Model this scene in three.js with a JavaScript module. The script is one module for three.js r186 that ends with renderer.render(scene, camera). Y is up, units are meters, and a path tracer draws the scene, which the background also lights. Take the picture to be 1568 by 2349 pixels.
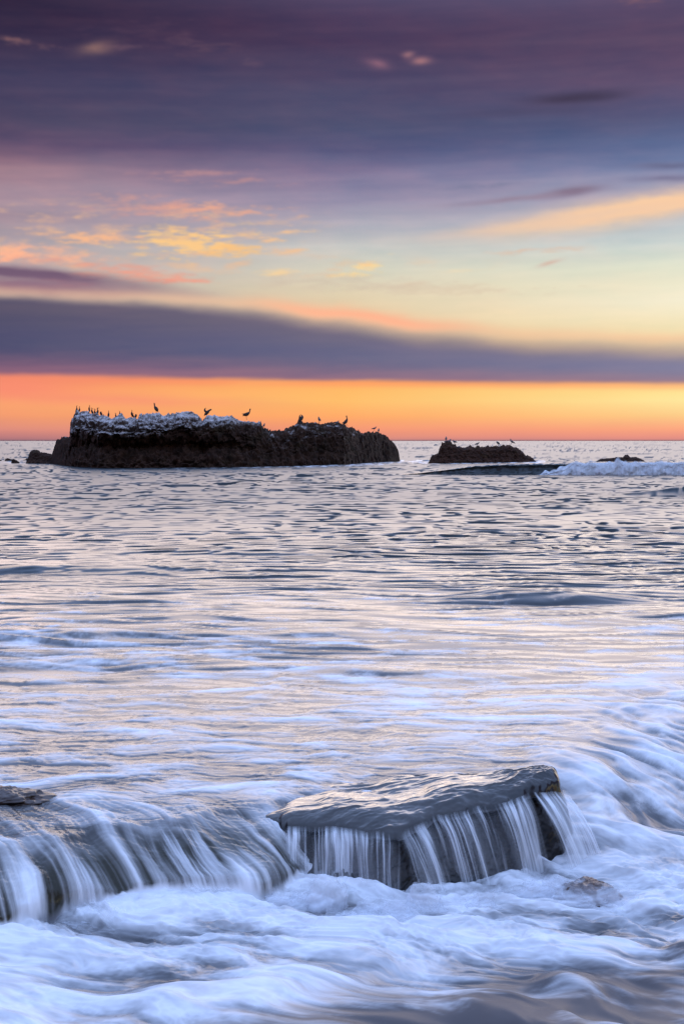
import * as THREE from 'three';
import { mergeGeometries } from 'three/addons/utils/BufferGeometryUtils.js';

// ---------------------------------------------------------------- camera, sky, sun, exposure
const EYE = 2.75, FOV = 40, FOCAL = 512 / Math.tan(FOV * Math.PI / 360), TILT = Math.atan((512 - 440.3) / FOCAL);
const scene = new THREE.Scene();
const camera = new THREE.PerspectiveCamera(FOV, 683 / 1024, 0.1, 20000);
camera.position.set(0, EYE, 0);
camera.rotation.set(-TILT, 0, 0);
const renderer = new THREE.WebGLRenderer({ antialias: true });
renderer.setSize(683, 1024);
renderer.toneMapping = THREE.LinearToneMapping;
renderer.toneMappingExposure = 1;
renderer.shadowMap.enabled = true;

const SUN_AZ = 9 * Math.PI / 180, SUN_EL = 7 * Math.PI / 180;
const sun = new THREE.DirectionalLight(new THREE.Color().setRGB(1, 0.84, 0.77), 1.2);
sun.position.set(Math.sin(SUN_AZ) * Math.cos(SUN_EL), Math.sin(SUN_EL), -Math.cos(SUN_AZ) * Math.cos(SUN_EL)).multiplyScalar(120);
sun.castShadow = true;
sun.shadow.radius = 98;
Object.assign(sun.shadow.camera, { left: -60, right: 60, top: 60, bottom: -60, near: 1, far: 400 });
scene.add(sun, sun.target);

// ---------------------------------------------------------------- noise and small maths
function rng(seed) { let s = seed >>> 0; return () => { s = (s + 0x6d2b79f5) >>> 0; let t = Math.imul(s ^ (s >>> 15), 1 | s); t = (t + Math.imul(t ^ (t >>> 7), 61 | t)) ^ t; return ((t ^ (t >>> 14)) >>> 0) / 4294967296; }; }
const PERM = new Uint8Array(1024), GX = new Float32Array(256), GY = new Float32Array(256);
{
  const r = rng(77), p = [...Array(256).keys()];
  for (let i = 255; i > 0; i--) { const j = Math.floor(r() * (i + 1)); [p[i], p[j]] = [p[j], p[i]]; }
  for (let i = 0; i < 1024; i++) PERM[i] = p[i & 255];
  for (let i = 0; i < 256; i++) { const a = r() * 6.2832; GX[i] = Math.cos(a); GY[i] = Math.sin(a); }
}
function n2(x, y) {                                            // gradient noise, about -0.75 .. 0.75
  const xi = Math.floor(x), yi = Math.floor(y), fx = x - xi, fy = y - yi, X = xi & 255, Y = yi & 255;
  const u = fx * fx * fx * (fx * (fx * 6 - 15) + 10), v = fy * fy * fy * (fy * (fy * 6 - 15) + 10);
  const a = PERM[PERM[X] + Y], b = PERM[PERM[X + 1] + Y], c = PERM[PERM[X] + Y + 1], d = PERM[PERM[X + 1] + Y + 1];
  const l = GX[a] * fx + GY[a] * fy, m = GX[b] * (fx - 1) + GY[b] * fy, n = GX[c] * fx + GY[c] * (fy - 1), o = GX[d] * (fx - 1) + GY[d] * (fy - 1);
  return l + u * (m - l) + v * (n - l + u * (l - m - n + o));
}
function n3(x, y, z) {
  const zi = Math.floor(z), fz = z - zi, w = fz * fz * (3 - 2 * fz);
  const a = n2(x + zi * 37.17, y + zi * 11.71), b = n2(x + (zi + 1) * 37.17, y + (zi + 1) * 11.71);
  return a + (b - a) * w;
}
function fbm(x, y, oct, gain = 0.5) { let s = 0, a = 1, t = 0; for (let i = 0; i < oct; i++) { s += a * n2(x + i * 17.3, y - i * 9.1); t += a; a *= gain; x *= 2.03; y *= 2.03; } return s / t * 1.5; }
function fbm3(x, y, z, oct, gain = 0.5) { let s = 0, a = 1, t = 0; for (let i = 0; i < oct; i++) { s += a * n3(x + i * 7.3, y - i * 9.1, z + i * 3.7); t += a; a *= gain; x *= 2.03; y *= 2.03; z *= 2.03; } return s / t * 1.5; }
function ridge3(x, y, z, oct) { let s = 0, a = 1, t = 0; for (let i = 0; i < oct; i++) { s += a * (1 - 2.2 * Math.abs(n3(x + i * 7.3, y - i * 9.1, z + i * 3.7))); t += a; a *= 0.55; x *= 2.1; y *= 2.1; z *= 2.1; } return s / t; }
const clamp = (x, a = 0, b = 1) => Math.min(b, Math.max(a, x)), mix = (a, b, t) => a + (b - a) * t;
const sm = (a, b, x) => { const t = clamp((x - a) / (b - a)); return t * t * (3 - 2 * t); };
const gauss = (x, s) => Math.exp(-x * x / (2 * s * s));
function table(rows, x) {                                      // piecewise linear [[x, y], ...]
  if (x <= rows[0][0]) return rows[0][1];
  for (let i = 1; i < rows.length; i++) if (x <= rows[i][0]) return mix(rows[i - 1][1], rows[i][1], (x - rows[i - 1][0]) / (rows[i][0] - rows[i - 1][0]));
  return rows[rows.length - 1][1];
}
function smoothTable(rows, x) {
  if (x <= rows[0][0]) return rows[0][1];
  for (let i = 1; i < rows.length; i++) if (x <= rows[i][0]) return mix(rows[i - 1][1], rows[i][1], sm(rows[i - 1][0], rows[i][0], x));
  return rows[rows.length - 1][1];
}
const lin = (c) => { c /= 255; return c <= 0.04045 ? c / 12.92 : Math.pow((c + 0.055) / 1.055, 2.4); };

// ---------------------------------------------------------------- sky: dusk clouds over a clear orange strip at the horizon
// authored in "chart" units: X to the right (784 = straight ahead), Y downwards (1010 = the horizon), 3227 units per radian
const BASE = [   // Y, then sRGB at left, centre and right of the stretch of sky over the sea
  [-60, 44, 34, 58, 64, 42, 70, 72, 48, 78], [0, 46, 36, 60, 70, 46, 76, 78, 53, 82], [100, 56, 46, 72, 75, 60, 90, 90, 72, 100], [200, 70, 64, 94, 80, 75, 106, 98, 80, 110],
  [290, 78, 70, 98, 80, 82, 114, 86, 90, 126], [345, 100, 80, 108, 92, 90, 126, 94, 108, 148], [400, 158, 124, 138, 130, 120, 152, 126, 136, 172], [460, 168, 142, 156, 152, 144, 170, 172, 168, 188],
  [520, 166, 146, 158, 176, 174, 186, 196, 200, 204], [570, 172, 160, 168, 200, 200, 196, 206, 214, 210], [620, 190, 170, 170, 214, 210, 192, 226, 228, 206], [660, 190, 176, 166, 222, 210, 182, 240, 234, 206],
  [700, 196, 176, 160, 230, 208, 172, 246, 238, 210], [770, 200, 170, 150, 236, 205, 160, 244, 226, 180], [860, 220, 130, 118, 245, 170, 110, 250, 200, 140], [876, 242, 140, 112, 255, 172, 98, 252, 190, 120],
  [890, 250, 150, 108, 255, 186, 104, 255, 226, 146], [920, 252, 166, 112, 255, 190, 108, 255, 232, 158], [955, 244, 156, 112, 255, 170, 104, 255, 206, 138], [985, 222, 142, 126, 244, 152, 118, 250, 166, 128],
  [1003, 188, 124, 126, 226, 144, 126, 232, 146, 132], [1012, 160, 112, 122, 196, 132, 132, 206, 138, 136]];
function baseSky(X, Y, out) {
  let i = 1; while (i < BASE.length - 1 && Y > BASE[i][0]) i++;
  const a = BASE[i - 1], b = BASE[i], t = clamp((Y - a[0]) / (b[0] - a[0])), s = clamp(X / 1568, -0.15, 1.2);
  for (let c = 0; c < 3; c++) {
    const l = mix(a[1 + c], b[1 + c], t), m = mix(a[4 + c], b[4 + c], t), r = mix(a[7 + c], b[7 + c], t);
    out[c] = s < 0.5 ? mix(l, m, s * 2) : mix(m, r, s * 2 - 1);
  }
}
// bright and dark cloud patches: X, Y, half width, half height, tilt, colour, strength, raggedness
const PATCH = [
  [440, 556, 125, 27, -0.04, 252, 203, 140, 1.3, 1], [400, 545, 60, 20, 0.25, 252, 203, 140, 0.8, 1], [530, 575, 90, 12, -0.02, 252, 196, 130, 1.0, 0.9], [200, 552, 95, 13, -0.05, 246, 186, 146, 1.2, 1], [640, 540, 70, 11, -0.1, 246, 196, 150, 1.0, 1], [660, 577, 50, 7, 0.1, 246, 196, 150, 0.8, 1],
  [480, 485, 120, 13, -0.02, 236, 172, 146, 1.0, 1], [340, 478, 150, 20, 0.03, 214, 158, 150, 0.8, 0.8], [690, 494, 26, 5, 0, 255, 190, 138, 1.3, 0.8], [500, 408, 130, 12, 0.06, 190, 142, 146, 0.7, 1],
  [640, 626, 46, 7, 0, 250, 212, 158, 0.9, 0.7], [835, 620, 44, 13, -0.25, 252, 216, 156, 1.1, 1], [765, 637, 20, 6, 0, 250, 208, 150, 0.8, 0.6], [1050, 623, 60, 4, -0.03, 250, 224, 180, 0.6, 0.6],
  [1480, 486, 210, 19, -0.14, 250, 206, 166, 1.25, 0.5], [1290, 510, 170, 9, -0.1, 240, 202, 172, 0.9, 0.5], [1230, 579, 110, 6, -0.03, 226, 190, 166, 0.7, 0.8], [1262, 608, 16, 3, -0.3, 214, 176, 160, 0.8, 0.4],
  [60, 590, 170, 16, 0.05, 255, 184, 150, 1.4, 0.55], [250, 618, 170, 13, 0.09, 232, 160, 142, 0.8, 0.7], [330, 640, 150, 13, 0.02, 244, 160, 138, 1.1, 0.6], [150, 655, 70, 10, 0.06, 246, 158, 138, 1.1, 0.7], [60, 636, 160, 11, 0.09, 116, 92, 116, 1.3, 0.35], [60, 664, 200, 12, 0.03, 138, 108, 130, 1.0, 0.3],
  [85, 119, 55, 11, 0.1, 128, 92, 98, 0.9, 0.9], [236, 122, 30, 10, -0.25, 140, 106, 104, 0.9, 0.5], [300, 116, 50, 8, 0, 112, 84, 100, 0.7, 0.8], [450, 110, 90, 22, 0.1, 96, 72, 92, 0.7, 0.9], [350, 75, 120, 20, 0, 78, 58, 82, 0.6, 0.9], [590, 148, 30, 8, 0.1, 108, 84, 104, 0.6, 0.8],
  [860, 145, 17, 8, 0.1, 138, 98, 118, 0.9, 0.4], [937, 125, 9, 6, -0.1, 146, 106, 118, 1.0, 0.3], [967, 139, 14, 6, 0, 160, 114, 122, 1.0, 0.3], [1478, 6, 55, 18, -0.2, 118, 76, 84, 1.1, 0.8],
  [1320, 233, 70, 10, -0.04, 68, 60, 84, 1.0, 0.3], [1200, 262, 120, 8, -0.03, 78, 74, 104, 0.6, 0.5], [1310, 449, 36, 7, -0.12, 132, 116, 138, 1.1, 0.4], [1180, 460, 100, 4, -0.06, 150, 132, 152, 0.8, 0.5], [1530, 396, 60, 6, 0.03, 104, 106, 138, 0.8, 0.5], [1120, 428, 120, 6, -0.03, 120, 124, 154, 0.6, 0.6], [1520, 425, 60, 5, 0.02, 120, 116, 146, 0.8, 0.5],
  [1000, 665, 200, 14, 0.02, 216, 196, 172, 0.6, 0.7], [780, 650, 200, 16, 0.0, 206, 188, 170, 0.5, 0.7], [250, 918, 190, 9, 0.02, 248, 146, 116, 0.7, 0.35], [20, 895, 120, 14, 0.0, 250, 138, 116, 0.7, 0.3], [620, 875, 60, 6, 0, 255, 206, 110, 0.5, 0.4]];
const BAND_TOP = [[-900, 640], [0, 684], [300, 692], [560, 704], [760, 728], [1000, 757], [1250, 780], [1568, 792], [2600, 830]];
const tmp = [0, 0, 0];
function skyColor(X, Y, out) {
  const wx = X + 26 * fbm(X / 260, Y / 70, 3), wy = Y + 9 * fbm(X / 300 + 5, Y / 80, 3);
  baseSky(wx, Y > 840 ? Y + (wy - Y) * 0.25 : Y + (wy - Y) * 1.1, out);
  const streak = fbm(X / 420 + 3 + 0.3 * fbm(X / 200, Y / 60, 3), Y / 26 + X / 900, 6, 0.58), lump = fbm(X / 150, Y / 44 - X / 1500, 6, 0.6);
  const amp = mix(mix(10, 13, sm(300, 400, Y)) * mix(1, 0.5, sm(560, 660, Y)), 3.5, sm(800, 880, Y));                                  // faint texture of the cloud sheet
  out[0] += amp * (streak * 1.0 + lump * 1.1); out[1] += amp * (streak * 0.75 + lump * 0.35); out[2] += amp * (streak * 0.5 + lump * 0.15);
  for (const p of PATCH) {
    const c = Math.cos(p[4]), s = Math.sin(p[4]), dx = wx - p[0], dy = wy - p[1];
    if (Math.abs(dx) > p[2] * 3 + 40 || Math.abs(dy) > p[3] * 3 + 40 + p[2] * Math.abs(s) * 2) continue;
    const big = p[9] > 0.5 ? 1 : 0.25, u = (dx * c + dy * s) / p[2] + 0.55 * big * fbm(X / 85 + p[0], Y / 24 + p[1], 4), v = (-dx * s + dy * c) / p[3] + 0.95 * big * fbm(X / 70 + p[1], Y / 22 - X / 300, 4, 0.6), g = Math.exp(-0.5 * (u * u + v * v));
    if (g < 0.02) continue;
    const rag = p[9], f = 0.5 + 0.5 * fbm(wx / 75 + p[0] + 0.5 * lump, wy / 13 + p[1] + X / 240, 6, 0.62) * 1.7;
    const w = clamp(p[8] * (rag > 0.5 ? sm(0.3, 1.0, g * 0.72 + (f - 0.5) * 1.25 * rag) * sm(0.03, 0.35, g) : g * mix(1, 0.5 + f, rag)), 0, 1);
    const core = clamp(0.75 + 0.5 * w + 0.35 * (f - 0.5)); out[0] = mix(out[0], p[5] * mix(0.97, 1, core), w); out[1] = mix(out[1], p[6] * mix(0.86, 1, core), w); out[2] = mix(out[2], p[7] * mix(0.97, 1, core), w);
  }
  // torn wisps catching the last light, thickest at the left of the clear stretch
  const zone = sm(455, 500, Y) * (1 - sm(590, 650, Y)) * (1 - sm(520, 820, X)) + 0.6 * gauss(Y - 620, 22) * gauss(X - 800, 160);
  if (zone > 0.01) {
    const q = fbm(wx / 120 + 31, wy / 24 + X / 700, 6, 0.6) + 0.35 * fbm(X / 300 + 7, Y / 60, 2), w = zone * sm(0.02, 0.55, q) * 0.75;
    out[0] = mix(out[0], mix(236, 250, q), w); out[1] = mix(out[1], mix(178, 205, q), w); out[2] = mix(out[2], mix(150, 146, q), w);
  }
  // the long slate band above the horizon strip
  const top = smoothTable(BAND_TOP, X) + 5 * fbm(X / 120, Y / 30, 4), bottom = mix(865, 884, clamp(X / 1568, -0.5, 1.5)) + 2.5 * fbm(X / 160 + 9, 3.3, 3);
  const soft = mix(14, 34, clamp((X - 300) / 600));
  const inBand = sm(top - soft * 0.6, top + soft * 1.5, Y) * (1 - sm(bottom - 9, bottom + 5, Y + 5 * streak));
  if (inBand > 0) {
    const s = clamp(X / 1568, 0, 1), t = clamp((Y - top) / (bottom - top));
    const low = sm(0.6, 1, t + 0.07 * streak), midt = sm(0.1, 0.6, t + 0.12 * lump);
    const r = mix(mix(93, 142, s), mix(80, 134, s), midt), g = mix(mix(86, 130, s), mix(80, 130, s), midt), b = mix(mix(108, 146, s), mix(112, 158, s), midt);
    tmp[0] = mix(r, mix(138, 152, s), low) + 9 * streak + 6 * lump; tmp[1] = mix(g, mix(98, 126, s), low) + 6 * streak + 2 * lump; tmp[2] = mix(b, mix(122, 144, s), low) + 2 * streak;
    for (let k = 0; k < 3; k++) out[k] = mix(out[k], tmp[k], inBand);
  }
  const edge = gauss(Y - top + 9 + 9 * lump, 13) * sm(500, 760, X) * (1 - sm(900, 1150, X)) * 0.8 + gauss(Y - top + 10, 10) * 0.35;
  out[0] = mix(out[0], 252, edge); out[1] = mix(out[1], 186, edge); out[2] = mix(out[2], 150, edge);
  const rim = gauss(Y - bottom - 5, 6) * 0.38;
  out[0] = mix(out[0], 255, rim); out[1] = mix(out[1], 142, rim); out[2] = mix(out[2], 104, rim);
}
{
  const W = 4096, Hh = 3072, data = new Float32Array(W * Hh * 4), c = [0, 0, 0], o = [0, 0, 0];
  const ZENITH = [0.68, 0.99, 1.8], BACK = [0.66, 0.84, 1.4];   // unseen clear blue dusk overhead and behind, brightened to light the foam
  for (let j = 0; j < Hh; j++) {
    const el = (j + 0.5) / Hh * Math.PI - Math.PI / 2, e = Math.max(el, -0.004);
    if (el < -0.02) { for (let i = 0; i < W; i++) data.set([0.09, 0.09, 0.13, 1], (j * W + i) * 4); continue; }
    for (let i = 0; i < W; i++) {
      const az = ((i + 0.5) / W - 0.25) * 2 * Math.PI, a = Math.atan2(Math.sin(az), Math.cos(az));   // 0 = straight ahead, to the right positive
      const fa = Math.abs(a), cover = 1 - sm(0.3, 0.56, e + 0.04 * Math.sin(a * 3 + 1));  // cloud bank extended unseen all round, added to keep the low sky dark
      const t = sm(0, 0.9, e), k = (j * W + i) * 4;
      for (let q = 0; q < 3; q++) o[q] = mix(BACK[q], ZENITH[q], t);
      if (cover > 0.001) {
        const X = 784 + 3227 * Math.tan(clamp(a, -1.25, 1.25)), Y = 1174.5 - 3227 * Math.tan(clamp(e + TILT, -1, 1.2));
        if (fa < 0.9 && Y > -900) skyColor(X, Y, c); else baseSky(X, Y, c);
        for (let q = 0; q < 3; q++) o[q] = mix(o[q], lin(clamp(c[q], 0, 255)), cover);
      }
      data[k] = o[0]; data[k + 1] = o[1]; data[k + 2] = o[2]; data[k + 3] = 1;
    }
  }
  const t = new THREE.DataTexture(data, W, Hh, THREE.RGBAFormat, THREE.FloatType);
  t.mapping = THREE.EquirectangularReflectionMapping; t.magFilter = THREE.LinearFilter; t.minFilter = THREE.LinearFilter; t.wrapS = THREE.RepeatWrapping; t.needsUpdate = true;
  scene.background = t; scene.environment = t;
}

// ---------------------------------------------------------------- helpers for things
const names = new Map();
function numbered(name) { const n = names.get(name) ?? 0; names.set(name, n + 1); return n ? name + '_' + String(n).padStart(3, '0') : name; }
function add(o, name, label, category, group, kind) {
  o.name = numbered(name); scene.add(o);
  if (label) o.userData.label = label;
  if (category) o.userData.category = category;
  if (group) o.userData.group = group;
  if (kind) o.userData.kind = kind;
  o.traverse((m) => { if (m.isMesh) { m.castShadow = true; m.receiveShadow = true; } });
  return o;
}
// a place in the world from a place on the 1568 x 2349 chart: the line of sight met with a level, or taken at a depth
function sight(X, Y) {
  const x = (X / 1568 * 683 - 341.5) / FOCAL, y = -(Y / 2349 * 1024 - 512) / FOCAL;
  return [x, y * Math.cos(TILT) - Math.sin(TILT), y * Math.sin(TILT) + Math.cos(TILT)];
}
function onLevel(X, Y, level) { const [x, dy, dz] = sight(X, Y), t = (level - EYE) / dy; return [x * t, dz * t]; }
function atDepth(X, Y, d) { const [x, dy, dz] = sight(X, Y), t = d / dz; return [x * t, EYE + dy * t]; }
function gridMesh(nu, nv, place, colorAt, itemSize = 3, wrapU = false) {      // nu x nv vertices, colours optional
  const P = new Float32Array(nu * nv * 3), I = [];
  for (let j = 0; j < nv; j++) for (let i = 0; i < nu; i++) { const p = place(i / (nu - 1), j / (nv - 1), i, j); P.set(p, (j * nu + i) * 3); }
  const idx = new Uint32Array((nu - 1) * (nv - 1) * 6); let k = 0;
  for (let j = 0; j < nv - 1; j++) for (let i = 0; i < nu - 1; i++) {
    const a = j * nu + i, b = a + 1, c = a + nu, d = c + 1;
    idx[k++] = a; idx[k++] = b; idx[k++] = d; idx[k++] = a; idx[k++] = d; idx[k++] = c;
  }
  const g = new THREE.BufferGeometry();
  g.setAttribute('position', new THREE.BufferAttribute(P, 3)); g.setIndex(new THREE.BufferAttribute(idx, 1)); g.computeVertexNormals();
  if (colorAt) {
    const C = new Float32Array(nu * nv * itemSize), N = g.attributes.normal.array;
    for (let j = 0; j < nv; j++) for (let i = 0; i < nu; i++) { const q = j * nu + i; C.set(colorAt(i / (nu - 1), j / (nv - 1), P[q * 3], P[q * 3 + 1], P[q * 3 + 2], N[q * 3 + 1], N[q * 3 + 2]), q * itemSize); }
    g.setAttribute('color', new THREE.BufferAttribute(C, itemSize));
  }
  return g;
}

// ---------------------------------------------------------------- the sea
// d = metres in front of the camera. Level 0 behind the rocks, the pool before them lies at -0.32.
const POOL = -0.40;
const STEP_AT = [[-6, 8.6], [-2.4, 9.0], [-2.05, 9.34], [-1.75, 9.64], [-1.2, 9.8], [-0.85, 10.02], [-0.6, 10.05], [-0.2, 10.5], [1.4, 10.6], [1.9, 10.9], [3, 11.6], [6, 13]];
const STEP_HALF = [[-6, 0.5], [-2.2, 0.42], [-1.9, 0.3], [-1.2, 0.3], [-0.85, 0.5], [-0.5, 0.6], [0, 0.45], [1.5, 0.5], [1.9, 1.4], [3, 2.2], [6, 3]];
// broad single swells: x, d, half length, half thickness, height
const SWELL = [[19.5, 70, 2.6, 0.9, 0.8], [27, 69.6, 4, 0.9, 0.7], [-6.5, 29.6, 4.2, 0.5, 0.13], [-4.6, 19.2, 1.3, 0.35, 0.13], [3.6, 24.3, 1.0, 0.45, 0.15], [7, 22, 2, 0.5, 0.1], [0.4, 16.6, 0.9, 0.25, 0.06], [-2.4, 17.2, 1.0, 0.25, 0.06], [12, 43, 5, 0.8, 0.12], [-1, 34, 3, 0.5, 0.06]];
function swells(x, d) {
  let h = 0;
  for (const w of SWELL) { const u = (x - w[0]) / w[2], v = (d - w[1] - 0.4 * w[3] * n2(x / w[2], w[1])) / w[3]; if (Math.abs(u) < 2.6 && Math.abs(v) < 3.5) h += w[4] * Math.exp(-0.5 * u * u) * Math.exp(-0.5 * v * v * (v < 0 ? 1.7 : 0.5)) * (1 + 0.3 * n2(x / w[2], w[1])); }
  return h;
}
const peak = (n) => { const r = 1 - 2.3 * Math.abs(n); return r > 0 ? r * r : 0; };      // sharp crests, rounded troughs
function windWaves(x, d, near) {
  const wx = x + 0.5 * n2(x * 0.5, d * 0.5) + 0.25 * n2(x * 1.3, d * 1.1), wd = d + 0.7 * n2(x * 0.33 + 7, d * 0.3) + 0.22 * n2(x * 1.1 + 3, d * 1.2 + 8);
  const slick = sm(90, 220, d), gust = mix(1, 0.25 + 1.1 * n2(x / 90, d / 34 + 3), slick) * clamp(0.75 + 1.1 * n2(x / 12 + 2, d / 15) + 0.5 * n2(x / 4 + 5, d / 5), 0.45, 1.8);
  const amp = mix(1.15, 0.5, near) * sm(10.3, 13, d + 1.2 * sm(1.6, 2.4, x));
  const far = sm(40, 120, d);
  return amp * (0.15 * n2(wx / 9 + 3, wd / 4.6) + (0.05 * n2(wx / 3.4 + 9, wd / 1.5 + 3) + 0.11 * n2(wx / 9 + 2, wd / 3.1 + 5) * sm(35, 70, d)) * sm(14, 24, d) + gust * (1 + 1.0 * sm(18, 45, d)) * mix(0.5, 1, sm(11, 22, d)) * ((0.04 + 0.05 * far) * peak(n2(wx / mix(4.2, 16, far) + 8, wd / mix(0.95, 3, far) + 2)) + 0.046 * peak(n2(wx / (1.3 + 0.055 * d) + 1, wd / 0.42 + 6)) + 0.05 * n2(wx / (1.1 + 0.055 * d) + 4, wd / 0.5) + 0.017 * n2(wx / (0.5 + 0.03 * d) + 4, wd / 0.2 + 1)));
}
const ISLAND_LINE = [[100, 514], [287, 535], [402, 545], [516, 543], [625, 538], [790, 531], [870, 521], [910, 508], [945, 497]].map(([X, z]) => [X, onLevel(X, (z / 1.742 + 1560) / 1.7436, 0)[1]]);
const ROCK_LINE = [[985, 462], [1130, 455], [1235, 452]].map(([X, z]) => [X, onLevel(X, (z / 3.733 + 1730) / 1.7436, 0)[1]]);
const W = {};
function water(x, d) {                                          // -> W.h height, W.f foam 0..1, W.wet how thin the film is over rock
  const at = smoothTable(STEP_AT, x), half = smoothTable(STEP_HALF, x);
  const s = sm(at - half, at + half, d);                        // 0 = in the pool, 1 = above the step
  const t = clamp((d - at + half) / (2 * half)), conv = Math.pow(t, 0.5) * sm(0, 0.06, t), leftward = 1 - sm(-0.5, 0.0, x);
  const sH = mix(s, mix(conv, s, sm(0.7, 1, t)), leftward);     // how far up the step, as a share of its height
  let h = mix(POOL, 0, sH);
  const near = 1 - sm(15, 26, d);
  h += windWaves(x, d, near) * (1 - 0.62 * sm(16, 32, d)) * (1 - 0.7 * sm(36, 60, d));   // long exposure and distance flatten the short waves; their slopes still shade the surface
  h += swells(x, d);
  // foam
  let f = 0, wet = 0; W.g = 0;
  if (d < 60) {
    const qx = x + 0.42 * fbm(x * 0.8 + 2, d * 0.8, 3), qd = d + 0.28 * fbm(x * 0.9, d * 1.0 + 5, 3);
    // drifting foam lace on the upper water
    const seaStreak = 0.5 + 0.5 * fbm(qx * 1.0, qd * 2.5, 6, 0.66);
    const sc = mix(0.05, 0.36, 1 - sm(12, 34, d)) + 0.12 * n2(x * 0.3, d * 0.35);
    const fSea = sm(1 - sc - 0.16, 1 - sc + 0.2, seaStreak + 0.1) * (1 - sm(30, 55, d));
    // rapids on the right
    const psiR = qd + 1.25 * 0.5 * Math.log(1 + Math.exp((qx - 0.7) / 0.5)), right = sm(0.9, 2.2, x - (d - 11) * 0.35 + 0.5 * n2(x * 0.5, d * 0.5)) * (1 - sm(14, 18.5, d));
    const rapid = 0.5 + 0.5 * fbm(qx * 1.2 - qd * 0.3, psiR * 1.9, 6, 0.62), rBig = fbm(qx * 0.9, psiR * 0.9, 3);
    const lace = peak(0.55 * fbm(qx * 1.7 + 0.5 * qd, qd * 1.9, 4, 0.6)), fR = sm(0.24, 0.7, rapid + 0.26 * rBig) * mix(0.5, 1, lace);
    // the pool
    const psiP = qd + 0.28 * qx, pool = 0.5 + 0.5 * fbm(qx * 0.8 + 4, psiP * 2.5, 6, 0.62), pBig = fbm(qx * 0.6 + 9, psiP * 1.1, 3);
    const grey = sm(0, 1.1, (8.1 - d) * 1.4 + (x - 0.1) * 0.6 + 0.45 * pBig);      // silty stretch towards the front right
    const fP = sm(0.34, 0.66, pool + 0.3 * pBig - 0.3 * grey + 0.08) * mix(0.42, 1, peak(0.5 * fbm(qx * 1.3 + 8, psiP * 3.2, 5, 0.62))), poolLow = 0.5 + 0.5 * fbm(qx * 0.8 + 4, psiP * 2.5, 3, 0.5), rapidLow = 0.5 + 0.5 * fbm(qx * 1.2 - qd * 0.3, psiR * 1.9, 3, 0.5);
    const inPool = (1 - sm(0.0, 0.4, sH)) * (1 - sm(10.2, 11.2, d + 0.3 * rBig));
    f = mix(fSea, fR, right); f = mix(f, fP, inPool); W.g = grey * inPool;
    const lump = Math.abs(fbm(qx * 2.2 + 3, psiP * 3.4, 4, 0.6));
    h += right * 0.15 * (rBig * 0.8 + (rapidLow - 0.5) * 0.9) + inPool * (0.1 * pBig + 0.16 * (poolLow - 0.5) * (1 - 0.8 * grey) + 0.08 * lump * (1 - grey) * sm(7.8, 9.0, d)) + (1 - right) * (1 - inPool) * 0.07 * (seaStreak - 0.5) * (1 - sm(12, 26, d));
    // boiling where the falls land
    const boil = Math.exp(-0.5 * ((d - (at - half - 0.14)) / 0.15) ** 2) * (1 - sm(1.6, 2.2, x)) * sm(-3.5, -2.6, x);
    if (boil > 0.02) { const b = Math.abs(fbm(x * 3 + 2, d * 3.4, 4, 0.55)); h += boil * (0.05 * b + 0.01); f = mix(f, 1, boil * clamp(0.1 + b * 1.4)); }
    // ledge on the left: a thin sheet drawn over rock, combed into strands that run down to the right
    const lx = x + 0.12 * n2(x * 1.6, d * 1.2), psiL = d + 1.35 * lx + 0.1 * n2(x * 2.1, d * 2.1), run = lx * 0.8 - d * 0.6;
    const ledge = sm(0.02, 0.16, sH) * (1 - sm(10.3, 10.9, d)) * (1 - sm(-0.35, -0.05, x));
    if (ledge > 0) {
      const strand = 0.5 + 0.5 * fbm(run * 0.5, psiL * 4.6, 5, 0.62), broad = 0.5 + 0.5 * fbm(run * 0.4 + 3, psiL * 1.7 + 1, 2);
      const onFace = 1 - sm(0.6, 1, sH), cover = clamp(strand * 0.85 + broad * 0.85 - 0.36);
      const bare = 0.8 * Math.exp(-((x + 1.02) ** 2 / 0.06 + (d - 9.85) ** 2 / 0.16)), fl = Math.max(sm(0.38, 0.8, cover - 0.5 * bare), 0.28 * sm(0.5, 0.8, 0.5 + 0.5 * fbm(run * 0.7 + 6, psiL * 9, 3, 0.6)));
      f = mix(f, mix(mix(f, fl, 0.6), fl, onFace), ledge);
      wet = ledge * mix(0.35, 1, onFace);
      h += ledge * (0.05 * (strand - 0.5) + 0.08 * (broad - 0.5));
    }
  }
  if (d > 135 && d < 195) {                                      // wash along the feet of the far rocks
    const X = (x / d * FOCAL + 341.5) / 683 * 1568, line = X < 945 ? table(ISLAND_LINE, X) : X < 1250 ? table(ROCK_LINE, X) : 0;
    if (line) { const off = d - line; f = Math.max(f, 0.75 * sm(-3.2, -0.6, off + 1.4 * n2(X * 0.05, 3)) * sm(-0.25, 0.35, fbm(X * 0.06, d * 0.35, 3)) * (0.35 + 0.65 * sm(380, 800, X))); }
  }
  W.h = h; W.f = clamp(f); W.wet = wet;
}
const DEEP = [0.012, 0.021, 0.025], SILT = [0.11, 0.102, 0.105], FOAM = [0.9, 0.9, 0.92], FILM = [0.03, 0.026, 0.015];
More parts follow.
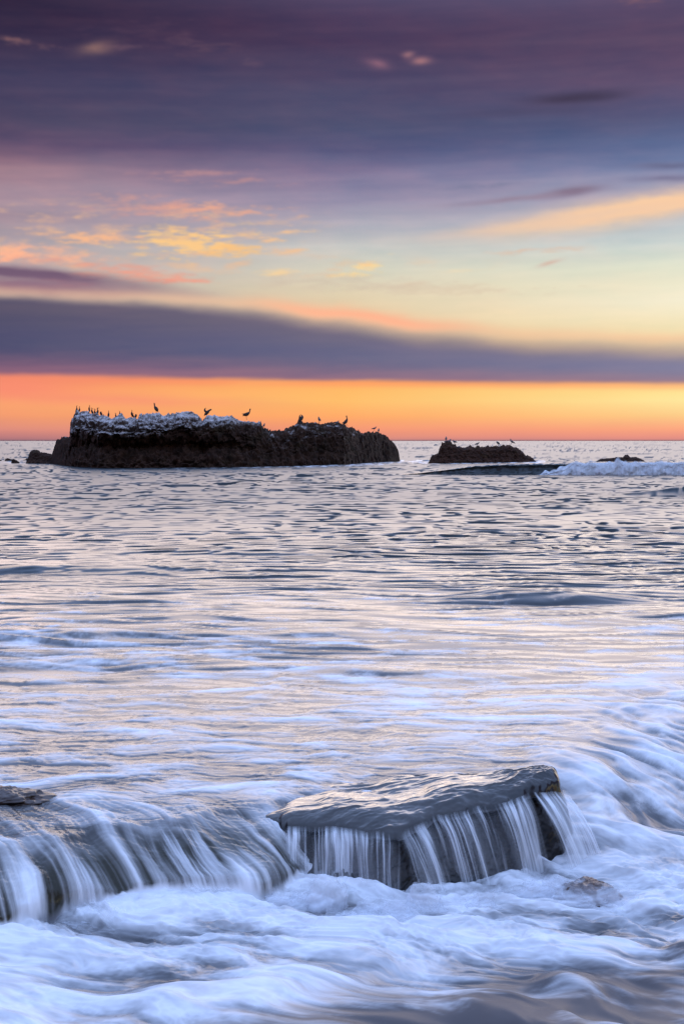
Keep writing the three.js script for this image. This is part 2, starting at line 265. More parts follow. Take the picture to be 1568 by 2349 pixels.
{
  const radii = [];
  let r = 3.2;
  while (r < 9000) {
    radii.push(r);
    const onePixel = r * r / (EYE * FOCAL);
    r += r < 7 ? 0.05 : r < 8.2 ? 0.011 : r < 11.5 ? 0.0075 : r < 17 ? onePixel * 0.5 : r < 200 ? onePixel * 0.62 : onePixel * 1.2;
  }
  const az = [];
  for (let i = -70; i < 0; i++) az.push(-0.268 - (1.25 - 0.268) * (-i / 70) ** 2);
  for (let i = 0; i <= 720; i++) az.push(-0.265 + 0.53 * i / 720);
  for (let i = 1; i <= 70; i++) az.push(0.268 + (1.25 - 0.268) * (i / 70) ** 2);
  const nu = az.length, nv = radii.length, C = new Float32Array(nu * nv * 3), UV = new Float32Array(nu * nv * 2).fill(0.5);
  console.log('sea', nu, nv);
  const g = gridMesh(nu, nv, (u, v, i, j) => {
    const R = radii[j], x = R * Math.sin(az[i]), d = R * Math.cos(az[i]);
    water(x, d);
    const silt = 1 - sm(11, 34, d), k = (j * nu + i) * 3;
    for (let c = 0; c < 3; c++) { let b = mix(DEEP[c], SILT[c], silt * 0.75); b = mix(b, [0.10, 0.084, 0.082][c], W.g); b = mix(b, FILM[c], W.wet); C[k + c] = mix(b, FOAM[c], W.f * 0.95); }
    UV[(j * nu + i) * 2] = clamp(mix(0.2 + 0.18 * sm(20, 70, d), 0.5, Math.max(W.f, W.g) * (1 - sm(20, 40, d))), 0.02, 0.98);
    return [x, W.h, -d];
  });
  g.setAttribute('color', new THREE.BufferAttribute(C, 3));
  // beyond the reach of the grid's own spacing the wavelets' slopes are taken from the wave field itself
  const P = g.attributes.position.array, N = g.attributes.normal.array;
  for (let q = 0; q < nu * nv; q++) {
    const x = P[q * 3], d = -P[q * 3 + 2], w = (0.65 * sm(12.5, 17, d) + 0.35 * sm(17, 32, d)) * (1 - sm(900, 3000, d));
    if (w <= 0) continue;
    const e = 0.1, nr = 1 - sm(15, 26, d), field = (p, q) => windWaves(p, q, nr) * 1.35 + swells(p, q), h0 = field(x, d), sx = (field(x + e, d) - h0) / e, sd = (field(x, d + e) - h0) / e, k = (1 - 0.35 * sm(120, 500, d)) * 1.1;
    let nx = -sx * k, nz = sd * k; const L = Math.hypot(nx, 1, nz);
    N[q * 3] = mix(N[q * 3], nx / L, w); N[q * 3 + 1] = mix(N[q * 3 + 1], 1 / L, w); N[q * 3 + 2] = mix(N[q * 3 + 2], nz / L, w);
    const M = Math.hypot(N[q * 3], N[q * 3 + 1], N[q * 3 + 2]); N[q * 3] /= M; N[q * 3 + 1] /= M; N[q * 3 + 2] /= M;
  }
  g.setAttribute('uv', new THREE.BufferAttribute(UV, 2));
  const ramp = new THREE.DataTexture(new Uint8Array(256 * 4).map((_, i) => (i % 4 === 3 ? 255 : Math.floor(i / 4))), 256, 1); ramp.magFilter = THREE.LinearFilter; ramp.needsUpdate = true;
  const m = new THREE.MeshPhysicalMaterial({ vertexColors: true, roughness: 1, roughnessMap: ramp, ior: 1.34 });
  add(new THREE.Mesh(g, m), 'sea_water', 'choppy dusk sea with blue white foam streaming round the rocks', null, null, 'structure');
}

// ---------------------------------------------------------------- sea rocks
const rockMat = new THREE.MeshPhysicalMaterial({ vertexColors: true, roughness: 0.85, specularIntensity: 0.3 });
const PLAIN = [[0, -0.12], [0.06, 0.1], [0.15, 0.28], [0.2, 0.5], [0.27, 0.78], [0.4, 1], [0.6, 0.95], [0.82, 0.6], [1, -0.15]];
const CAPPED = [[0, -0.1], [0.05, 0.14], [0.13, 0.28], [0.24, 0.4], [0.27, 0.47], [0.17, 0.52], [0.1, 0.62], [0.11, 0.74], [0.2, 0.9], [0.4, 1], [0.62, 0.96], [0.85, 0.6], [1, -0.15]];
function along(path, t) { const k = clamp(t) * (path.length - 1), i = Math.min(path.length - 2, Math.floor(k)), f = k - i; return [mix(path[i][0], path[i + 1][0], f), mix(path[i][1], path[i + 1][1], f)]; }
function seaRock({ top, line, thick, rough, freq, nu, nv, capped, shade, seed, jag = 0 }) {
  const X0 = top[0][0], X1 = top[top.length - 1][0];
  return gridMesh(nu, nv, (u, v) => {
    const X = mix(X0, X1, u), d0 = onLevel(X, table(line, X), 0)[1], dr = d0 + thick * 0.4;
    const yt = Math.max(0.02, atDepth(X, table(top, X), dr)[1]);
    const spike = !jag ? 0 : jag * Math.max(0, n2(X * 0.13 + seed, 1.5) + 0.8 * n2(X * 0.33, seed)) * sm(0, 1.2, yt);
    const cp = capped ? capped(X) : 0, p = along(PLAIN, v), q = along(CAPPED, v), a = mix(p[0], q[0], cp), b = mix(p[1], q[1], cp);
    const d = d0 + thick * a * sm(0, 0.06, u) * sm(0, 0.06, 1 - u) + 0.02 * v, y = yt * b + spike * sm(0.8, 1, b);
    const [x] = atDepth(X, 1010, d), e = 0.01, sec = (t) => { const m = along(PLAIN, t), n = along(CAPPED, t); return [mix(m[0], n[0], cp), mix(m[1], n[1], cp)]; }, p2 = sec(v + e), p1 = sec(v - e);
    let nd = -(p2[1] - p1[1]) * yt, ny = (p2[0] - p1[0]) * thick; const L = Math.hypot(nd, ny) || 1; nd /= L; ny /= L;
    const n = ridge3(x * freq + seed, y * freq * 1.7, d * freq, 5) - 0.45 + 0.5 * fbm3(x * freq * 3, y * freq * 4.5, d * freq * 3 + seed, 4, 0.62) - 0.2 * sm(0.55, 0.9, 1 - 2.5 * Math.abs(n3(x * freq * 0.9 + 11, y * freq * 0.35, d * 0.3)));
    const strata = 0.3 * n2(y * 2.6 + 0.7 * n2(x * 0.3, d * 0.3), x * 0.06 + seed), k = rough * (n + strata + 0.5 * Math.min(0, fbm3(x * freq * 0.8 + 4, y * freq, d * freq, 2))) * sm(0, 0.05, u) * sm(0, 0.05, 1 - u) * mix(1, 0.45, gauss(b - 1, 0.12));
    return [x + k * 0.25 * n2(d, y), Math.max(-0.6, y + k * ny), -(d + k * nd * (b > 0.9 ? 0.4 : 1))];
  }, (u, v, x, y, z, ny, nz) => shade(mix(X0, X1, u), x, y, z, ny, nz));
}
const S1 = (zx, zy) => [(zx / 1.742) / 1.7436, (zy / 1.742 + 1560) / 1.7436], S2 = (zx, zy) => [(zx / 1.742 + 800) / 1.7436, (zy / 1.742 + 1560) / 1.7436], S3 = (zx, zy) => [(zx / 1.4465 + 1650) / 1.7436, (zy / 1.4465 + 1700) / 1.7436];
const SD = (zx, zy) => [(zx / 3.733 + 1700) / 1.7436, (zy / 3.733 + 1730) / 1.7436], SE = (zx, zy) => [(zx / 3.136) / 1.7436, (zy / 3.136 + 1740) / 1.7436];
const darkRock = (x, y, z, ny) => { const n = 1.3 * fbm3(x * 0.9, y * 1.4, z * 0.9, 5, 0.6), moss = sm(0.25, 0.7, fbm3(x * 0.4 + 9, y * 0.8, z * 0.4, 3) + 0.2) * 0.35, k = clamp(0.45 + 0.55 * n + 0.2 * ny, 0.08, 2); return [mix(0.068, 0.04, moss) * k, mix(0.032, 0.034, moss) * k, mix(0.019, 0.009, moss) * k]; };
{
  const top = [S1(352, 520), S1(362, 440), S1(392, 352), S1(420, 340), S1(486, 337), S1(489, 300), S1(490, 236), S1(512, 200), S1(524, 165), S1(570, 156), S1(640, 162), S1(700, 188), S1(790, 195), S1(850, 173), S1(880, 190), S1(958, 206), S1(970, 180), S1(1000, 183), S1(1050, 166), S1(1085, 162), S1(1140, 186), S1(1200, 186), S1(1255, 158), S1(1350, 156), S1(1388, 195), S1(1410, 220),
    S2(28, 208), S2(60, 185), S2(180, 182), S2(250, 196), S2(290, 221), S2(340, 205), S2(400, 240), S2(408, 222), S2(424, 224), S2(432, 266), S2(480, 287), S2(520, 281), S2(570, 295), S2(600, 272), S2(650, 252), S2(700, 232), S2(740, 238), S2(800, 230), S2(850, 246), S2(910, 229), S2(960, 240), S2(1010, 256), S2(1050, 262), S2(1100, 286), S2(1135, 306), S2(1170, 292), S2(1215, 290), S2(1260, 306), S2(1310, 336), S2(1350, 370), S2(1380, 420), S2(1394, 498)];
  const line = [S1(352, 514), S1(500, 535), S1(700, 545), S1(1480, 542), S2(330, 538), S2(600, 531), S2(1000, 521), S2(1200, 508), S2(1395, 496)];
  const capBase = [S1(480, 330), S1(700, 322), S1(1000, 330), S1(1120, 305), S1(1250, 262), S1(1400, 272), S2(100, 255), S2(330, 240), S2(450, 268)];
  const capEnd = S2(420, 0)[0], lowEnd = S2(1140, 0)[0], d0 = 155;
  const shade = (X, x, y, z, ny, nz) => {
    const base = darkRock(x, y, z, ny), edge = atDepth(X, table(capBase, X), -z)[1];
    const drip = 0.7 * fbm(x * 3.2, y * 0.35, 3), n = fbm3(x * 0.8, y * 2.4, z * 0.8, 5, 0.6), fine = fbm3(x * 3, y * 7, z * 3, 3);
    let g = 0;
    if (X < capEnd + 12) g = sm(-0.25, 0.5, y - edge + 0.5 * drip + 0.35 * n) * (1 - sm(capEnd - 8, capEnd + 12, X));
    else if (X < lowEnd) { const yTop = atDepth(X, table(top, X), -z)[1]; g = sm(0.0, 0.32, n + 0.35 * fine - 0.08) * sm(-2.2, -0.5, y - yTop) * 0.9; }
    const w = g * clamp(sm(-0.2, 0.75, 1.1 * n + 0.4 * fine + 0.6 * (ny - 0.2)), 0.02, 1);
    return [mix(base[0], 0.5, w), mix(base[1], 0.455, w), mix(base[2], 0.44, w)];
  };
  const g = seaRock({ top, line, thick: 11, rough: 1.15, freq: 0.6, nu: 1000, nv: 230, capped: (X) => 1 - sm(S2(60, 0)[0], S2(480, 0)[0], X) - (1 - sm(S1(470, 0)[0], S1(500, 0)[0], X)), shade, seed: 3.1, jag: 0.3 });
  add(new THREE.Mesh(g, rockMat), 'bird_rock_island', 'long dark rock island with a white guano cap and many birds on it', 'rock island');
}
{
  const g = seaRock({ top: [SD(35, 470), SD(70, 400), SD(100, 345), SD(190, 312), SD(205, 255), SD(225, 210), SD(250, 170), SD(290, 150), SD(380, 155), SD(440, 195), SD(520, 225), SD(600, 222), SD(680, 200), SD(700, 215), SD(860, 218), SD(1000, 218), SD(1075, 205), SD(1130, 215), SD(1170, 175), SD(1200, 205), SD(1260, 185), SD(1310, 215), SD(1390, 238), SD(1450, 290), SD(1500, 345), SD(1540, 345), SD(1568, 365), S3(690, 192), S3(722, 216)],
    line: [SD(35, 462), SD(800, 455), S3(722, 214)], thick: 5, rough: 0.42, freq: 1.1, nu: 420, nv: 120, seed: 8.7, jag: 0.3,
    shade: (X, x, y, z, ny) => { const c = darkRock(x * 1.6, y * 1.6, z * 1.6, ny), s = sm(0.3, 0.7, fbm3(x * 0.7 - y * 0.5, y * 1.5 + x * 0.6, z, 4)) * 0.05; return [c[0] * 1.25 + s, c[1] * 1.15 + s, c[2] * 1.15 + s]; } });
  add(new THREE.Mesh(g, rockMat), 'sea_rock', 'brown jagged rock with gulls standing apart from the larger island', 'sea rock');
}
{
  const low = (top, line, label, seed, thick = 3) => add(new THREE.Mesh(seaRock({ top, line, thick, rough: 0.22, freq: 1.6, nu: 160, nv: 60, seed, jag: 0.1, shade: (X, x, y, z, ny) => darkRock(x * 2, y * 2, z * 2, ny).map((c) => c * 0.9) }), rockMat), 'sea_rock', label, 'sea rock');
  low([S3(1055, 214), S3(1090, 196), S3(1150, 192), S3(1180, 186), S3(1215, 188), S3(1228, 172), S3(1245, 172), S3(1258, 188), S3(1290, 186), S3(1320, 196), S3(1350, 212)], [S3(1055, 212), S3(1350, 212)], 'low flat rock behind the breaking wave with one pointed knob', 21, 4);
  low([SE(312, 362), SE(345, 300), SE(365, 230), SE(400, 190), SE(450, 184), SE(490, 195), SE(510, 222), SE(560, 222), SE(600, 236), SE(640, 236), SE(680, 250), SE(720, 300), SE(745, 372)], [SE(312, 358), SE(745, 366)], 'rounded dark boulder at the left foot of the bird island', 33, 4);
  low([SE(52, 330), SE(65, 300), SE(95, 292), SE(130, 303), SE(165, 330)], [SE(52, 326), SE(165, 326)], 'small flat rock awash, left of its pointed neighbour', 41, 2);
  low([SE(134, 360), SE(145, 312), SE(168, 298), SE(205, 318), SE(235, 340), SE(246, 360)], [SE(134, 356), SE(246, 356)], 'small pointed dark rock awash left of the boulder', 47, 2);
  low([SE(282, 324), SE(310, 312), SE(330, 294), SE(370, 292), SE(380, 324)], [SE(282, 322), SE(380, 322)], 'tiny low rock peeping out behind the rounded boulder', 53, 2);
  low([SE(-30, 330), SE(-10, 314), SE(10, 316), SE(20, 328)], [SE(-30, 327), SE(20, 327)], 'tip of a low rock cut by the left edge', 59, 2);
}

// ---------------------------------------------------------------- the breaking wave off the small rock
{
  const X0 = 880, X1 = 1740, D = 113, foamLine = (X) => sm(1235, 1300, X);
  const crestY = [[880, 1091], [960, 1084], [1030, 1075], [1090, 1067], [1150, 1064], [1300, 1062], [1400, 1060], [1500, 1060], [1740, 1062]];
  const place = (u, v) => {
    const X = mix(X0, X1, u), hgt = Math.max(0, atDepth(X, table(crestY, X), D)[1]) * (1 + 0.06 * n2(X * 0.06, 2)), wig = 0.5 * n2(X * 0.02, 4);
    // profile from the trough before it, up the hollow face, over the lip and down the long back
    const prof = [[-2.4, -0.08], [-1.3, -0.02], [-0.75, 0.1], [-0.5, 0.35], [-0.42, 0.65], [-0.5, 0.9], [-0.3, 1.0], [0.4, 0.95], [1.8, 0.6], [3.5, 0.2], [5, -0.1]];
    const p = along(prof, v), d = D + p[0] + wig + 0.1 * n2(X * 0.15, v * 5), y = p[1] * hgt + (p[1] > 0 ? 0.05 * n2(X * 0.12, v * 9) * hgt : 0) - 0.03;
    return [atDepth(X, 1010, d)[0], y, -d];
  };
  const wave = new THREE.Group();
  const face = new THREE.Mesh(gridMesh(420, 70, place, (u, v) => { const X = mix(X0, X1, u), n = 0.5 + 0.5 * fbm(X * 0.03, v * 14, 4), f = sm(0.55, 0.9, n) * 0.25 * sm(0.05, 0.3, v) * (1 - sm(0.35, 0.6, v)); return [mix(0.03, 0.7, f), mix(0.036, 0.72, f), mix(0.036, 0.78, f)]; }), new THREE.MeshPhysicalMaterial({ vertexColors: true, roughness: 0.22, ior: 1.34 }));
  face.name = 'wave_face'; wave.add(face);
  const foamMat = new THREE.MeshStandardMaterial({ vertexColors: true, transparent: true, roughness: 1 });
  for (let layer = 0; layer < 3; layer++) {
    const fg = gridMesh(420, 44, (u, v) => {
      const X = mix(1225, X1, u), up = v, n = fbm(X * 0.045 + layer * 9, v * 2.2 + layer, 4), hh = Math.max(0.15, atDepth(X, table(crestY, X), D)[1]) * sm(1215, 1330, X + 40 * n2(X * 0.05, layer));
      const spike = 1 + (0.28 + 0.2 * layer) * Math.max(0, fbm(X * 0.03 + layer * 4, layer * 3.1, 3)) * (1 + 0.8 * gauss(X - 1420, 50));
      const a = up * Math.PI * 0.62, d = D - 0.95 - layer * 0.22 - 0.55 * Math.cos(a) + 0.5 * n2(X * 0.02, 4) + 0.28 * n, y = (Math.sin(Math.min(a, 1.6)) * 1.02 * spike + 0.12 * n) * hh - 0.06;
      return [atDepth(X, 1010, d)[0], y, -d];
    }, (u, v) => { const X = mix(1225, X1, u), n = 0.5 + 0.5 * fbm(X * 0.05 + layer * 5, v * 4 + (X * 0.01), 5, 0.6), a = clamp((0.42 + 0.9 * n) * sm(0, 0.05, u) * (1 - sm(0.55 - 0.2 * layer, 1, v + 0.25 * (n - 0.5)))); const st = 0.5 + 0.5 * fbm(X * 0.16 + layer * 3, v * 1.2, 4, 0.6), w = mix(0.42, 0.92, clamp(0.6 * n + 0.6 * st - 0.1)); return [w * 0.95, w * 0.97, w, clamp(a * (0.75 + 0.6 * st))]; }, 4);
    const fm = new THREE.Mesh(fg, foamMat); fm.name = 'wave_foam' + (layer ? '_00' + layer : ''); wave.add(fm);
  }
  add(wave, 'breaking_wave', 'low wave breaking into white foam before the small rock at right', null, null, 'structure');
}

// ---------------------------------------------------------------- the slab of rock in the foreground
const FRONT = [[-0.98, 10.75], [-0.80, 10.5], [-0.68, 10.35], [-0.5, 10.2], [-0.33, 10.15], [-0.01, 10.05], [0.21, 9.98], [0.36, 9.9], [0.53, 10.0], [0.71, 10.15], [1.06, 10.3], [1.44, 10.5], [1.66, 10.6], [1.8, 10.6]];
const FRONT_Y = [[-0.98, -0.3], [-0.85, -0.19], [-0.68, -0.12], [-0.5, -0.09], [-0.3, -0.075], [0.0, -0.06], [0.36, -0.065], [0.71, 0.0], [1.06, 0.04], [1.44, 0.08], [1.66, 0.07], [1.8, 0.04]];
const BACK = [[-0.98, 10.6], [-0.80, 10.72], [-0.6, 10.65], [-0.29, 11.0], [0.06, 11.15], [0.78, 11.1], [1.5, 10.95], [1.66, 10.85], [1.8, 10.75]];
const BACK_Y = [[-0.98, -0.2], [-0.80, -0.12], [-0.3, -0.04], [0.1, 0.0], [0.78, 0.08], [1.5, 0.165], [1.66, 0.13], [1.8, -0.05]];
const BASEL = [[-0.80, 10.2], [-0.6, 10.1], [-0.3, 9.85], [0.05, 9.6], [0.35, 9.6], [0.7, 9.75], [1.1, 9.95], [1.5, 10.2], [1.8, 10.45]];
const slabFront = (x) => [smoothTable(FRONT, x) + 0.1 * n2(x * 2.6 + 1, 2) + 0.05 * n2(x * 7, 2) + 0.02 * n2(x * 19, 5), smoothTable(FRONT_Y, x) + 0.03 * n2(x * 3.1, 9) + 0.014 * n2(x * 9, 9)];
{
  const place = (u, v) => {
    const x = mix(-0.98, 1.84, u), [df, yf] = slabFront(x), db = smoothTable(BACK, x) + 0.12 * n2(x * 2.3, 6) + 0.05 * n2(x * 7, 3), yb = smoothTable(BACK_Y, x) + 0.03 * n2(x * 4, 1), base = (smoothTable(BASEL, x) - 0.06);
    const end = 1 - sm(1.62, 1.84, x), tail = sm(-0.98, -0.75, x);
    let d, y;
    if (v < 0.4) {                                             // the face, under a slight lip
      const t = v / 0.4, inset = 0.10 * sm(0.5, 1, t) * (1 - sm(0.9, 1, t));
      d = mix(base - 0.02, df, Math.pow(t, 0.7)) + inset; y = mix(POOL - 0.25, yf - 0.035, t);
      const n = fbm3(x * 2.2, y * 3, d * 2 + 3, 5); d += 0.09 * n - 0.09 * ridge3(x * 1.8, y * 2.6, 4, 4) + 0.05;
    } else if (v < 0.86) {
      const t = (v - 0.4) / 0.46, lip = 1 - Math.exp(-t * 18);
      d = mix(df, db, t); y = mix(mix(yf - 0.035, yf + 0.01, lip), yb - 0.07, sm(0, 1, t)) + 0.025 * Math.sin(Math.PI * Math.pow(t, 0.7)) + 0.07 * mix(0.35, 1, sm(-0.75, -0.1, x)) * Math.sin(Math.PI / 2 * clamp(t / 0.34)) + 0.035 * sm(0.1, 0.5, t) * fbm(x * 1.9 + 3, d * 2.2, 3) * sm(-0.6, 0.2, x);
      const rough = mix(0.4, 1, sm(1.0, 1.5, x)) * mix(1, 0.5, 1 - sm(0, 0.5, x + 0.5));
      y += rough * sm(0, 0.08, t) * (0.045 * fbm(x * 1.5 + d * 0.7, d * 3.4 - x * 0.8, 5, 0.6) * mix(1, 2, 1 - sm(0.1, 0.55, t)) + 0.012 * fbm(x * 5 + d * 2, d * 15 - x * 3, 3) + 0.03 * peak(n2(x * 1.8 + d * 0.8, d * 5.5 - x * 1.4 + 0.7 * n2(x * 2.6, d * 3))) + 0.008 * n2(x * 9, d * 22 - x * 6) + 0.05 * sm(1.1, 1.6, x) * (ridge3(x * 4, d * 6, 2, 5) - 0.3) * sm(0.2, 0.7, t));
    } else { const t = (v - 0.86) / 0.14; d = db + 0.25 * t; y = mix(yb, POOL - 0.3, t * t * 0.5 + t * 0.5); y += 0.03 * ridge3(x * 4, d * 5, 2, 4) * (1 - t); }
    y = mix(Math.min(y, POOL - 0.2), y, Math.sqrt(Math.max(0, end))) - 0.05 * (1 - tail);
    return [x + 0.02 * n2(y * 9, d * 7), y, -d];
  };
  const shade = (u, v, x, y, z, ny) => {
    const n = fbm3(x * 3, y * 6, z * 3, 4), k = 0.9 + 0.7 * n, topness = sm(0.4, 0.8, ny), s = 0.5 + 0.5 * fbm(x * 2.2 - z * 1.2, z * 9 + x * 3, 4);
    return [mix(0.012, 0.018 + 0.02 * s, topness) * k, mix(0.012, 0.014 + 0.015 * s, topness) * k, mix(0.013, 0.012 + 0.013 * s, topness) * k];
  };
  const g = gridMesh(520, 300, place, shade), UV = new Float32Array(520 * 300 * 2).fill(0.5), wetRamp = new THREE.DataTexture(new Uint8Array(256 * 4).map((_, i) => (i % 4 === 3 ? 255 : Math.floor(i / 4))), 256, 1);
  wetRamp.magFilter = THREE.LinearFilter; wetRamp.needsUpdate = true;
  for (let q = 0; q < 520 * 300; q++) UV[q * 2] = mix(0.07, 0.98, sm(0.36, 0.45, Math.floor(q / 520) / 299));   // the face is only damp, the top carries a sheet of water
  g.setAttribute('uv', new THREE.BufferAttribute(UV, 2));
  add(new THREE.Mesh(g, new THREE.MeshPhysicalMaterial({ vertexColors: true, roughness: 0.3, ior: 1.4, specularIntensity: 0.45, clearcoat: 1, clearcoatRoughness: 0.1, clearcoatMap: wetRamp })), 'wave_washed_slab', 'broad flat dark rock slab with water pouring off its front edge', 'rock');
}
{
  const lump = (name, label, cx, cd, cy, rx, rd, ry, seed, wet = 0.3, col = 1) => add(new THREE.Mesh(gridMesh(160, 90, (u, v) => {
    const a = u * Math.PI * 2, b = (v - 0.5) * Math.PI, X = Math.cos(b) * Math.cos(a), Z = Math.cos(b) * Math.sin(a), Y = Math.sin(b), n = 0.95 + 0.4 * fbm3(X * 1.3 + seed, Y * 1.3, Z * 1.3, 5, 0.6) + 0.16 * ridge3(X * 2.2 + seed, Y * 2.2, Z * 2.2, 4);
    return [cx + rx * X * n, cy + ry * Y * n, -(cd + rd * Z * n)];
  }, (u, v, x, y, z, ny) => darkRock(x * 3, y * 3, z * 3, ny).map((c) => c * 1.1 * col)), new THREE.MeshPhysicalMaterial({ vertexColors: true, roughness: wet, ior: 1.5 })), name, label, 'rock');
  lump('wet_rock', 'low wet black rock rising from the foam at the left edge', -2.68, 10.75, -0.06, 0.48, 0.24, 0.13, 5, 0.3);
  lump('wet_rock', 'rounded brown boulder in the foam right of the slab', 1.72, 9.72, -0.49, 0.22, 0.18, 0.15, 17, 0.35, 1.6);
}

// ---------------------------------------------------------------- water falling off the slab: thin veils of strands
const veilMat = new THREE.MeshPhysicalMaterial({ vertexColors: true, transparent: true, roughness: 0.35, side: THREE.DoubleSide });
function veil(x0, x1, lean, seed, dense, out, nu = 260) {
  return gridMesh(nu, 70, (u, v) => {
    const x = mix(x0, x1, u), [df, yf] = slabFront(x), base = POOL - 0.04, drop = yf + 0.004 - base;
    const t = v, over = 0.09 * (1 - sm(0, 0.16, t)), fall = Math.max(0, t - 0.1) / 0.9, y = yf + 0.012 - 0.02 * sm(0, 0.14, t) - drop * fall * fall * 0.55 - drop * 0.45 * fall;
    const reach = (out + 0.05 * n2(x * 5, seed)) * Math.pow(fall, 0.75), ripple = 0.018 * fbm(x * 22 - fall * lean * 6, fall * 0.7 + seed, 2) * sm(0.1, 0.3, t);
    return [x + lean * fall + 0.012 * n2(x * 9, fall * 2 + seed), y, -(df + over - 0.03 - reach - ripple)];
  }, (u, v) => {
    const x = mix(x0, x1, u) + 0.03 * n2(u * (x1 - x0) * 4 + seed, 3), fall = v, st = 0.5 + 0.5 * fbm(x * 26 + seed * 3 - fall * lean * 2, fall * 0.4 + seed, 3, 0.75), broad = 0.5 + 0.5 * fbm(x * 4.5 + seed, 2.2, 2), fade = 0.5 + 0.5 * fbm(x * 10 + 4, fall * 2.1 + seed, 3);
    const bundle = 0.5 + 0.5 * fbm(x * 9 + seed * 5 - fall * lean, fall * 0.3 + seed, 2); let a = sm(0.47, 0.8, st * 0.75 + bundle * 0.35 + broad * 0.4 - 0.2 + dense) * mix(0.55, 1, fade);
    a = a * sm(0.02, 0.2, v) * (1 - 0.35 * sm(0.3, 0.9, v)) + (0.02 + 0.2 * sm(0.35, 0.7, broad * 0.6 + bundle * 0.4) * fade) * sm(0.05, 0.3, v);
    a *= sm(0, 0.04, u) * sm(0, 0.04, 1 - u);
    return [0.9, 0.92, 0.95, clamp(a)];
  }, 4);
}
function fallsThing(name, label, geos) { const o = new THREE.Group(); geos.forEach((g, i) => { const m = new THREE.Mesh(g, veilMat); m.name = 'water_veil' + (i ? '_00' + i : ''); o.add(m); }); return add(o, name, label, 'waterfall'); }
{
  const onLedge = (u, v) => {
    let x = mix(-3.3, -0.95, u); const half0 = smoothTable(STEP_HALF, x), d0 = smoothTable(STEP_AT, x) + half0 * 1.25;
    const run = v * (half0 * 2.35), d = d0 - run; x += run / 1.35 * (0.6 + 0.4 * v) - 0.12 * n2(x * 1.6, d * 1.2);
    water(x, d);
    return [x, W.h + 0.014 + 0.012 * Math.sin(v * 3), -d];
  };
  const strands = gridMesh(640, 64, onLedge, (u, v) => {
    const c = u * 2.35, st = 0.5 + 0.5 * fbm(c * 17, v * 0.5, 3, 0.7), bundle = 0.5 + 0.5 * fbm(c * 3.6 + 4, v * 0.5 + 2, 2), fade = 0.5 + 0.5 * fbm(c * 8, v * 2 + 5, 3);
    return [0.9, 0.91, 0.94, clamp(sm(0.58, 0.84, st * 0.75 + bundle * 0.85 - 0.34) * mix(0.3, 0.85, fade) * sm(0.12, 0.45, v) * (1 - sm(0.86, 1, v)) * sm(0, 0.03, u) * (1 - sm(0.97, 1, u)))];
  }, 4);
  fallsThing('waterfall', 'silky curved strands of water sweeping over the ledge at left', [strands]);
}
fallsThing('waterfall', 'thin white strands of water falling from the left half of the slab', [veil(-0.8, -0.5, -0.03, 6.6, 0.16, 0.12, 160), veil(-0.62, 0.42, 0.01, 2.3, -0.01, 0.16, 420), veil(-0.6, 0.4, 0.02, 7.9, -0.06, 0.22, 420)]);
fallsThing('waterfall', 'slanting white strands of water falling from the right half of the slab', [veil(0.38, 1.42, 0.13, 5.1, -0.01, 0.2, 420), veil(0.4, 1.4, 0.16, 11.4, -0.04, 0.27, 420)]);
fallsThing('waterfall', 'bright sheet of water sliding down the right end of the slab', [veil(1.42, 1.74, 0.24, 3.3, 0.02, 0.26, 120), veil(1.5, 1.76, 0.22, 9.3, 0.0, 0.2, 120)]);

// ---------------------------------------------------------------- froth thrown up where the falls land
{
  const r = rng(31), geos = [];
  const puff = (cx, cd, cy, rx, ry, seed, al) => geos.push(gridMesh(44, 26, (u, v) => {
    const a = (u - 0.5) * Math.PI * 1.5, b = v * Math.PI * 0.5, n = 1 + 0.42 * fbm(u * 4 + seed, v * 3 + seed, 4);
    return [cx + rx * Math.sin(a) * Math.cos(b) * n, cy + ry * Math.sin(b) * n, -(cd - rx * 0.7 * Math.cos(a) * Math.cos(b) * n)];
  }, (u, v) => { const n = 0.5 + 0.5 * fbm(u * 5 + seed * 2, v * 4 + seed, 4, 0.6); return [0.84, 0.87, 0.93, clamp(al * (0.25 + 1.1 * n) * (1 - sm(0.15, 0.95, v + 0.35 * (n - 0.5))) * sm(0, 0.22, u) * sm(0, 0.22, 1 - u))]; }, 4));
  for (let i = 0; i < 46; i++) { const x = mix(-0.45, 1.65, r()), b = (smoothTable(BASEL, x) - 0.06) - 0.32 - 0.25 * r(); puff(x, b + 0.12, POOL - 0.05, 0.09 + 0.1 * r(), 0.05 + 0.1 * r(), r() * 40, 0.5); }
  puff(-0.1, 9.45, POOL - 0.04, 0.15, 0.24, 3.3, 0.8); puff(0.55, 9.4, POOL - 0.04, 0.12, 0.2, 6.3, 0.8); puff(0.2, 9.3, POOL - 0.05, 0.13, 0.14, 9.3, 0.7);
  puff(1.72, 9.62, POOL - 0.04, 0.2, 0.13, 12.3, 0.6); puff(1.58, 9.55, POOL - 0.04, 0.14, 0.1, 14.3, 0.6); puff(1.9, 9.6, POOL - 0.04, 0.16, 0.12, 15.1, 0.6);
  for (let i = 0; i < 26; i++) { const x = mix(-2.3, -0.5, r()), b = smoothTable(STEP_AT, x) - smoothTable(STEP_HALF, x) - 0.1; puff(x, b - 0.1 * r(), POOL - 0.05, 0.07 + 0.07 * r(), 0.03 + 0.05 * r(), r() * 40, 0.5); }
  add(new THREE.Mesh(mergeGeometries(geos), new THREE.MeshStandardMaterial({ vertexColors: true, transparent: true, roughness: 1, side: THREE.DoubleSide })), 'spray_foam', 'white froth and spray churning at the foot of the falls', null, null, 'stuff');
}

